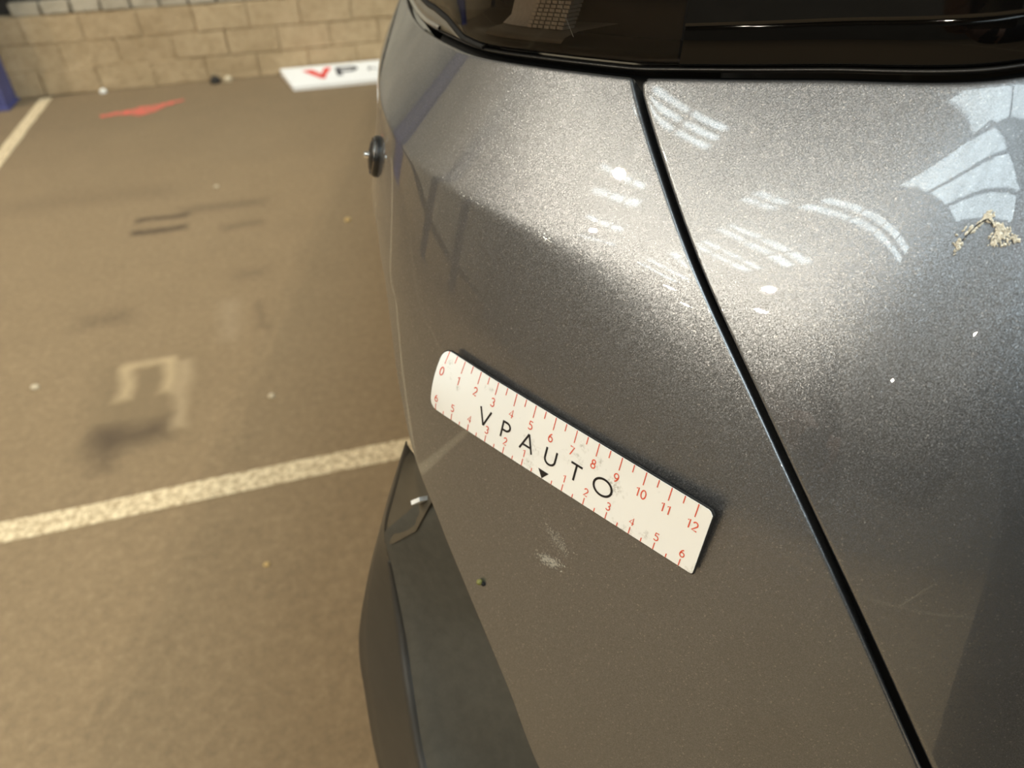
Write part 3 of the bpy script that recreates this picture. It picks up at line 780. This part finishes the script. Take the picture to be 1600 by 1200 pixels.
# ------------------------------------------------------------------ marks on the paint
def hit_uv(s, d, h=0.): return S(s, d) + SN(np.array(s), np.array(d)) * h
def flecks(name, clusters, n, mat, parent, seed, label, kind='stuff', size=(.0003, .0011), lift=.00008, thick=.0):
    rr = random.Random(seed); b = MB()
    for _ in range(n):
        cs, cd, rs, rd, ang, ws = rr.choice(clusters)
        t = rr.gauss(0, .5); w = rr.gauss(0, .5)
        a = cs + (t * math.cos(ang) * rs - w * math.sin(ang) * rd); c = cd + (t * math.sin(ang) * rs + w * math.cos(ang) * rd)
        L = rr.uniform(*size) * ws; W = L * rr.uniform(.3, .8); th = ang + rr.gauss(0, .5)
        pts = []
        for k in range(5):
            q_ = 2 * math.pi * k / 5; r1 = rr.uniform(.6, 1.1)
            x = L * r1 * math.cos(q_); y = W * r1 * math.sin(q_)
            pts.append(hit_uv(a + x * math.cos(th) - y * math.sin(th), c + x * math.sin(th) + y * math.cos(th), lift + thick * rr.random()))
        pts.append(sum(pts) / 5 + SN(np.array(a), np.array(c)) * thick)
        b.add((pts, [(k, (k + 1) % 5, 5) for k in range(5)]))
    o = cmesh(name, b.v, b.f, mat, parent, smooth=False); o['label'] = label
    if kind: o['kind'] = kind
    return o
M['chalk'] = plain('scuff_white', (.42, .395, .33), .8, var=.1)
M['residue'] = plain('dried_adhesive', (.70, .66, .56), .6, var=.3, scale=900)
flecks('paint_scuff', [(.0725, .2095, .0075, .0030, .42, .8), (.0755, .2110, .0055, .0022, .45, .7)], 260, M['chalk'], car, 11, 'faint whitish scuff below the ruler', size=(.0001, .00045))
flecks('paint_scuff', [(.0728, .2193, .0062, .0022, -.25, 1.)], 300, M['chalk'], car, 12, 'pale chalky scuff mark below the ruler', size=(.0001, .0005))
flecks('adhesive_residue', [(.1672, .0838, .0050, .0012, -.55, 1.3), (.1697, .0822, .0050, .0012, -.55, 1.3), (.1735, .0812, .0024, .0010, .35, 1.2), (.1640, .0872, .0010, .0016, .0, 1.),
    (.1775, .0842, .0024, .0016, -.5, 1.2), (.1800, .0830, .0040, .0012, .3, 1.2), (.1805, .0848, .0040, .0014, .25, 1.1), (.1850, .0846, .0020, .0010, .1, 1.)],
    240, M['residue'], car, 13, 'cracked cream coloured dried residue on the tailgate', size=(.0003, .0009), lift=.00012, thick=.00035)
crk = [(.1652, .0862), (.1662, .0852), (.1675, .0838), (.1690, .0825), (.1705, .0817), (.1722, .0811), (.1738, .0815), (.1750, .0822)]
b2_ = MB(); cr = np.array([hit_uv(a, c, .0006) for a, c in crk]); cw = np.array([hit_uv(a + .0001, c + .00035, .0006) for a, c in crk])
b2_.add((np.concatenate([cr, cw]), [(i, i + 1, 8 + i + 1, 8 + i) for i in range(7)]))
cmesh('residue_crack', b2_.v, b2_.f, M['black_gap'], smooth=False)
flecks('paint_chip', [(.0285, .1128, .0035, .0006, .1, 1.), (-.028, .1102, .012, .0005, .1, .7), (-.005, .1118, .014, .0005, .1, .6), (.055, .1165, .012, .0006, .15, .6), (.03, .1135, .01, .0005, .1, .8), (.0715, .1115, .006, .0008, .4, .7), (.088, .1165, .006, .0010, .6, .7)], 60, plain('chipped_white', (.85, .85, .83), .4), car, 14, 'tiny bright chips along the crease', size=(.0002, .0006))
# small green seed stuck on the panel
sp_ = hit_uv(.0433, .2499, .0009); sn_ = SN(np.array(.0433), np.array(.2499))
sd_ = empty('seed', tuple(sp_), 'tiny olive green seed stuck on the grey panel below the ruler', 'seed')
mesh('husk', *lathe([(.0002, .0016), (.0009, .0012), (.0013, .0003), (.0011, -.0006), (.0004, -.0011)], 12, sn_, sp_), plain('olive_green', (.20, .19, .05), .6), sd_, origin=tuple(sp_))
t_ = S(.0449, .2501) + SN(np.array(.0449), np.array(.2501)) * .0004
mesh('dark_tip', *lathe([(.0002, .0007), (.0008, .0004), (.0010, -.0003), (.0003, -.0006)], 10, sn_, t_), M['black_gap'], sd_, origin=tuple(sp_))


# ------------------------------------------------------------------ board lying at the foot of the wall
board = empty('sign_board', (.45, 4.97, 0), 'white board with a red V and dark P lying at the foot of the wall', 'sign')
BO = board.location
def BP(x, y, h=0.):
    "point on the slightly raised board: x across, y 0 front .. 1 back"
    x = np.asarray(x, float); y = np.asarray(y, float)
    return np.stack([x - .062 * (1 - y) * -1 - .062 + .0 * y, 4.775 + .415 * y, .022 + .018 * y + h + 0 * x], -1)
def BPb(x, y, z): p = BP(x, y); p[..., 2] = z; return p
M['board'] = plain('white_board', (.93, .92, .90), .45, var=.03)
cx_ = np.linspace(-.0, 1.05, 2)
v = [BP(-.005, 0.), BP(1.05, 0.), BP(1.05, 1.), BP(-.005, 1.), BPb(np.array(-.005), np.array(0.), .0), BPb(np.array(1.05), np.array(0.), .0), BPb(np.array(1.05), np.array(1.), .0), BPb(np.array(-.005), np.array(1.), .0)]
mesh('panel', v, [(0, 1, 2, 3), (7, 6, 5, 4), (0, 4, 5, 1), (1, 5, 6, 2), (2, 6, 7, 3), (3, 7, 4, 0)], M['board'], board, smooth=False, origin=BO)
def bstroke(polys, name, mat):
    b = MB()
    for p in polys:
        p = np.array(p, float); b.add((BP(p[:, 0], p[:, 1], .001), [tuple(range(len(p)))]))
    return mesh(name, b.v, b.f, mat, board, origin=BO, smooth=False)
M['sign_red'] = plain('sign_red', (.80, .055, .045), .5, var=.03)
M['sign_navy'] = plain('sign_navy', (.035, .04, .06), .5, var=.03)
bstroke([[(.118, .78), (.185, .80), (.232, .40), (.195, .30)], [(.195, .30), (.232, .40), (.315, .84), (.268, .84), (.215, .52)], [(.232, .40), (.195, .30), (.225, .28)]], 'letter_v', M['sign_red'])
bstroke([[(.305, .36), (.338, .36), (.362, .80), (.330, .80)], [(.338, .80), (.440, .80), (.455, .70), (.345, .70)], [(.440, .80), (.468, .74), (.462, .62), (.436, .60), (.430, .70)], [(.338, .60), (.338, .52), (.425, .52), (.462, .62), (.44, .64)]], 'letter_p', M['sign_navy'])
bstroke([[(.515, .50), (.528, .50), (.55, .66), (.54, .68)], [(.54, .68), (.55, .66), (.572, .50), (.585, .50)], [(.53, .56), (.57, .56), (.57, .59), (.53, .59)],
         [(.61, .68), (.622, .68), (.622, .50), (.61, .52)], [(.61, .50), (.66, .50), (.66, .53), (.61, .53)], [(.648, .68), (.66, .68), (.66, .50), (.648, .50)],
         [(.68, .66), (.74, .66), (.74, .69), (.68, .69)], [(.703, .66), (.717, .66), (.717, .50), (.703, .50)],
         [(.765, .68), (.82, .68), (.82, .65), (.765, .65)], [(.765, .53), (.82, .53), (.82, .50), (.765, .50)], [(.765, .68), (.777, .68), (.777, .50), (.765, .50)], [(.808, .68), (.82, .68), (.82, .50), (.808, .50)]], 'small_lettering', M['sign_navy'])

# ------------------------------------------------------------------ bits on the ground
def pebble(x, y, r, mat, label, seed, sq=.6):
    bm = bmesh.new(); bmesh.ops.create_icosphere(bm, subdivisions=2, radius=r); rr = random.Random(seed)
    for p in bm.verts:
        p.co *= rr.uniform(.85, 1.12); p.co.z = max(p.co.z * sq, -r * .35)
    me = bpy.data.meshes.new('pebble'); bm.to_mesh(me); bm.free(); me.materials.append(mat)
    o = bpy.data.objects.new('pebble', me); COL.objects.link(o); o.location = (x, y, r * .35 * 1.0)
    return tag(o, label, 'stone')
M['stone'] = plain('pale_stone', (.62, .52, .36), .8, var=.3, scale=200)
M['ochre'] = plain('ochre_stone', (.62, .42, .16), .7, var=.3, scale=200)
M['white_stone'] = plain('white_chip', (.86, .84, .78), .7)
M['dark_stone'] = plain('dark_rubble', (.03, .025, .02), .9)
pebble(.105, 2.75, .012, M['ochre'], 'ochre pebble on the asphalt close to the car flank', 1)
pebble(-.22, 1.66, .009, M['stone'], 'pale pebble on the asphalt above the near cream stripe', 2)
pebble(-.245, 1.07, .006, M['ochre'], 'tiny ochre pebble below the near cream stripe', 3)
pebble(-.86, 1.91, .011, M['stone'], 'pale pebble at the left edge of the picture', 5)
pebble(-.415, 3.30, .010, M['stone'], 'pale pebble on bare asphalt behind the twin dark stains', 8)
pebble(-1.145, 5.17, .022, M['white_stone'], 'white stone chip at the foot of the wall', 6, .8)
pebble(-.475, 5.15, .036, M['dark_stone'], 'dark lump of rubble at the foot of the wall', 7, 1.0)
pebble(-.40, 5.17, .028, M['stone'], 'pale lump of rubble beside the dark lump at the wall', 9, .9)

# ------------------------------------------------------------------ the photographer, seen only as a reflection
CX, CY, CF = [np.array(CAM_ROT.col[i]) * (1, 1, -1)[i] for i in range(3)]
CC = np.array([0, 0, 1.2])
pc = CC - CF * .0105 - CX * .058 - CY * .024
phone = empty('phone', tuple(pc), 'dark phone held up in front of the car', 'phone')
def oriented(vf): return [pc + CX * p[0] + CY * p[1] + CF * p[2] for p in vf[0]], vf[1]
mesh('phone_body', *oriented(bevel_box(-.074, .074, -.036, .036, -.004, .004, .0035)), M['glass_dark'], phone, origin=tuple(pc))
mesh('screen', *oriented(box(-.070, .070, -.033, .033, -.0046, -.0041)), M['black_gloss'], phone, origin=tuple(pc), smooth=False)

J = {}
OFF = np.array([.07, -.09, 0.])
def jn(n, p, r, par=None):
    still = n in ('wrl', 'palml', 'knul') or (n[0] in 'ft' and n[-1] == 'l' and n[1].isdigit())
    J[n] = (np.array(p, float) + (0 if still else OFF), r if hasattr(r, '__len__') else (r, r), par)
jn('pelvis', (.22, -.60, .96), (.165, .115)); jn('waist', (.21, -.56, 1.10), (.145, .105), 'pelvis'); jn('chest', (.18, -.46, 1.28), (.155, .115), 'waist')
jn('clav', (.15, -.37, 1.43), (.10, .085), 'chest'); jn('neck', (.135, -.31, 1.515), .054, 'clav'); jn('jaw', (.125, -.25, 1.575), (.058, .062), 'neck')
jn('skull', (.118, -.225, 1.645), (.076, .090), 'jaw'); jn('crown', (.116, -.235, 1.715), (.060, .072), 'skull')
jn('nose', (.112, -.125, 1.615), .013, 'jaw')
for sd, nm, sh, el, wr in ((-1, 'l', (-.02, -.38, 1.40), (-.11, -.36, 1.14), (-.155, -.085, 1.135)), (1, 'r', (.345, -.44, 1.36), (.42, -.52, 1.09), (.43, -.44, .85))):
    jn('sh' + nm, sh, .068, 'clav'); jn('ua' + nm, (np.array(sh) + el) / 2, .056, 'sh' + nm); jn('el' + nm, el, .046, 'ua' + nm)
    jn('fa' + nm, np.array(el) * .6 + np.array(wr) * .4, .044, 'el' + nm); jn('wr' + nm, wr, (.030, .024), 'fa' + nm)
    jn('hip' + nm, (.22 + sd * .085, -.60, .86), .118, 'pelvis'); jn('th' + nm, (.22 + sd * .085, -.57, .66), .104, 'hip' + nm)
    jn('kn' + nm, (.22 + sd * .09, -.55, .47), .078, 'th' + nm); jn('ca' + nm, (.22 + sd * .095, -.60, .31), .066, 'kn' + nm); jn('an' + nm, (.22 + sd * .105, -.63, .10), .042, 'ca' + nm)
    jn('bl' + nm, (.22 + sd * .12, -.53, .05), (.046, .040), 'an' + nm); jn('to' + nm, (.22 + sd * .125, -.46, .042), (.036, .028), 'bl' + nm)
pe = CC - CX * .141 - CY * .02 - CF * .014            # left end of the phone
wl = J['wrl'][0]; pl = pe - CX * .022 - CY * .045 - CF * .012
jn('palml', wl * .35 + pl * .65, (.036, .018), 'wrl'); jn('knul', pl, (.038, .014), 'palml')
for i in range(4):
    b0 = pl + CY * (.012 * i - .012) + CF * .008 - CX * .004
    b1 = b0 + CF * .016 + CY * .024 + CX * (.004); b2 = b1 + CX * .022 + CY * .006 - CF * .001; b3 = b2 + CX * (.016 - .002 * abs(i - 1)) - CF * .002
    jn('f%dal' % i, b0, .0095, 'knul'); jn('f%dbl' % i, b1, .009, 'f%dal' % i); jn('f%dcl' % i, b2, .0085, 'f%dbl' % i); jn('f%ddl' % i, b3, .0075, 'f%dcl' % i)
jn('t1l', J['palml'][0] - CF * .02 + CY * .02, .012, 'palml'); jn('t2l', pe - CF * .020 + CX * .006, .010, 't1l'); jn('t3l', pe - CF * .0155 + CX * .030, .0085, 't2l')
wr_ = J['wrr'][0] - OFF; dn_ = np.array([.0, .25, -.97])
jn('palmr', wr_ + dn_ * .05, (.036, .018), 'wrr'); jn('knur', wr_ + dn_ * .09, (.038, .014), 'palmr')
for i in range(4):
    b0 = wr_ + dn_ * .10 + np.array([0, .018 * (1.5 - i), 0.004 * i]); L_ = (.026, .029, .027, .021)[i]
    b1 = b0 + L_ * np.array([-.15, .1, -1]); b2 = b1 + L_ * .8 * np.array([-.45, .1, -.85]); b3 = b2 + L_ * .6 * np.array([-.7, .1, -.6])
    jn('f%dar' % i, b0, .0095, 'knur'); jn('f%dbr' % i, b1, .009, 'f%dar' % i); jn('f%dcr' % i, b2, .0085, 'f%dbr' % i); jn('f%ddr' % i, b3, .0075, 'f%dcr' % i)
jn('t1r', J['palmr'][0] - OFF + np.array([-.012, .034, -.004]), .012, 'palmr'); jn('t2r', J['palmr'][0] - OFF + np.array([-.022, .052, -.034]), .010, 't1r'); jn('t3r', J['palmr'][0] - OFF + np.array([-.026, .056, -.060]), .0085, 't2r')
person = empty('person', (.22, -.58, 0), 'person in dark jacket leaning over the car with a phone, mirrored in the paint', 'person')
keys = list(J); ix = {k: i for i, k in enumerate(keys)}
me = bpy.data.meshes.new('figure')
me.from_pydata([tuple(J[k][0] - np.array(person.location)) for k in keys], [(ix[J[k][2]], ix[k]) for k in keys if J[k][2]], [])
fig = bpy.data.objects.new('figure', me); COL.objects.link(fig)
sk = fig.modifiers.new('skin', 'SKIN'); sk.use_smooth_shade = True; sk.branch_smoothing = .3
for k, sv in zip(keys, me.skin_vertices[0].data): sv.radius = J[k][1]; sv.use_root = (k == 'pelvis')
sb = fig.modifiers.new('sub', 'SUBSURF'); sb.levels = 2; sb.render_levels = 2
bpy.context.view_layer.update()
m2 = bpy.data.meshes.new_from_object(fig.evaluated_get(bpy.context.evaluated_depsgraph_get()))
bpy.data.objects.remove(fig); m2.name = 'body'
body = bpy.data.objects.new('body', m2); COL.objects.link(body); body.parent = person
M['skin'] = plain('skin', (.50, .27, .18), .5, var=.08); M['jacket'] = plain('dark_jacket', (.016, .015, .016), .85, var=.3); M['trousers'] = plain('dark_trousers', (.014, .015, .02), .85, var=.3); M['hair'] = plain('dark_hair', (.02, .014, .01), .6, var=.4, scale=200); M['shoe'] = plain('dark_shoes', (.02, .02, .02), .5)
m2.materials.clear()
for k in ('skin', 'jacket', 'trousers', 'shoe'): m2.materials.append(M[k])
pl_ = np.array(person.location); hands = [J['palml'][0], J['palmr'][0], J['wrl'][0], J['wrr'][0]]
for p in m2.polygons:
    c = np.array(p.center) + pl_; cO = c; c = c - OFF
    near_hand = np.linalg.norm(cO - hands[0]) < .10 or np.linalg.norm(cO - hands[1]) < .125
    if near_hand and np.linalg.norm(cO - hands[2]) > .035 and np.linalg.norm(cO - hands[3]) > .035: p.material_index = 0
    elif c[2] > 1.515 and c[1] > -.40 and abs(c[0] - .125) < .13: p.material_index = 0
    elif c[2] < .105: p.material_index = 3
    elif c[2] < .92 and abs(c[0] - .22) < .19: p.material_index = 2
    else: p.material_index = 1
hc = np.array([.117, -.238, 1.665]) + OFF
P = np.zeros((13, 25, 3))
for i in range(13):
    for j in range(25):
        th = math.pi * i / 12 * .62; ph = 2 * math.pi * j / 24
        fr = max(0., math.sin(ph)) ; t2 = th * (1 - .38 * fr)
        P[i, j] = hc + np.array([.088 * math.sin(t2) * math.cos(ph), .108 * math.sin(t2) * math.sin(ph) - .012, .088 * math.cos(t2) + .006])
mesh('hair', *grid(P), M['hair'], person, origin=pl_)
fd = np.array([-.05, .86, -.5]); fd /= np.linalg.norm(fd); fx = np.array([1, .06, 0.]); fu = np.cross(fx, fd)
for sd in (-1, 1):
    ec = np.array([.118, -.225, 1.635]) + OFF + fd * .072 + fx * .031 * sd
    mesh('eye', *lathe([(.0003, .011), (.006, .0095), (.010, .005), (.011, 0), (.008, -.008)], 14, fd, ec), M['black_gloss'] if False else plain('eye', (.5, .48, .46), .2), person, origin=pl_)
    mesh('pupil', *lathe([(.0002, .0122), (.005, .0112), (.0055, .009)], 12, fd, ec), M['black_gloss'], person, origin=pl_)
    ear = np.array([.118, -.245, 1.63]) + OFF + fx * .078 * sd
    mesh('ear', *lathe([(.0003, .012), (.012, .012), (.024, .004), (.026, -.004), (.016, -.012)], 16, fx * sd, ear), M['skin'], person, origin=pl_)
mc = np.array([.12, -.25, 1.575]) + OFF + fd * .062
mesh('mouth', *lathe([(.0003, .004), (.014, .003), (.018, -.004)], 14, fd, mc), plain('lips', (.42, .16, .13), .5), person, origin=pl_)
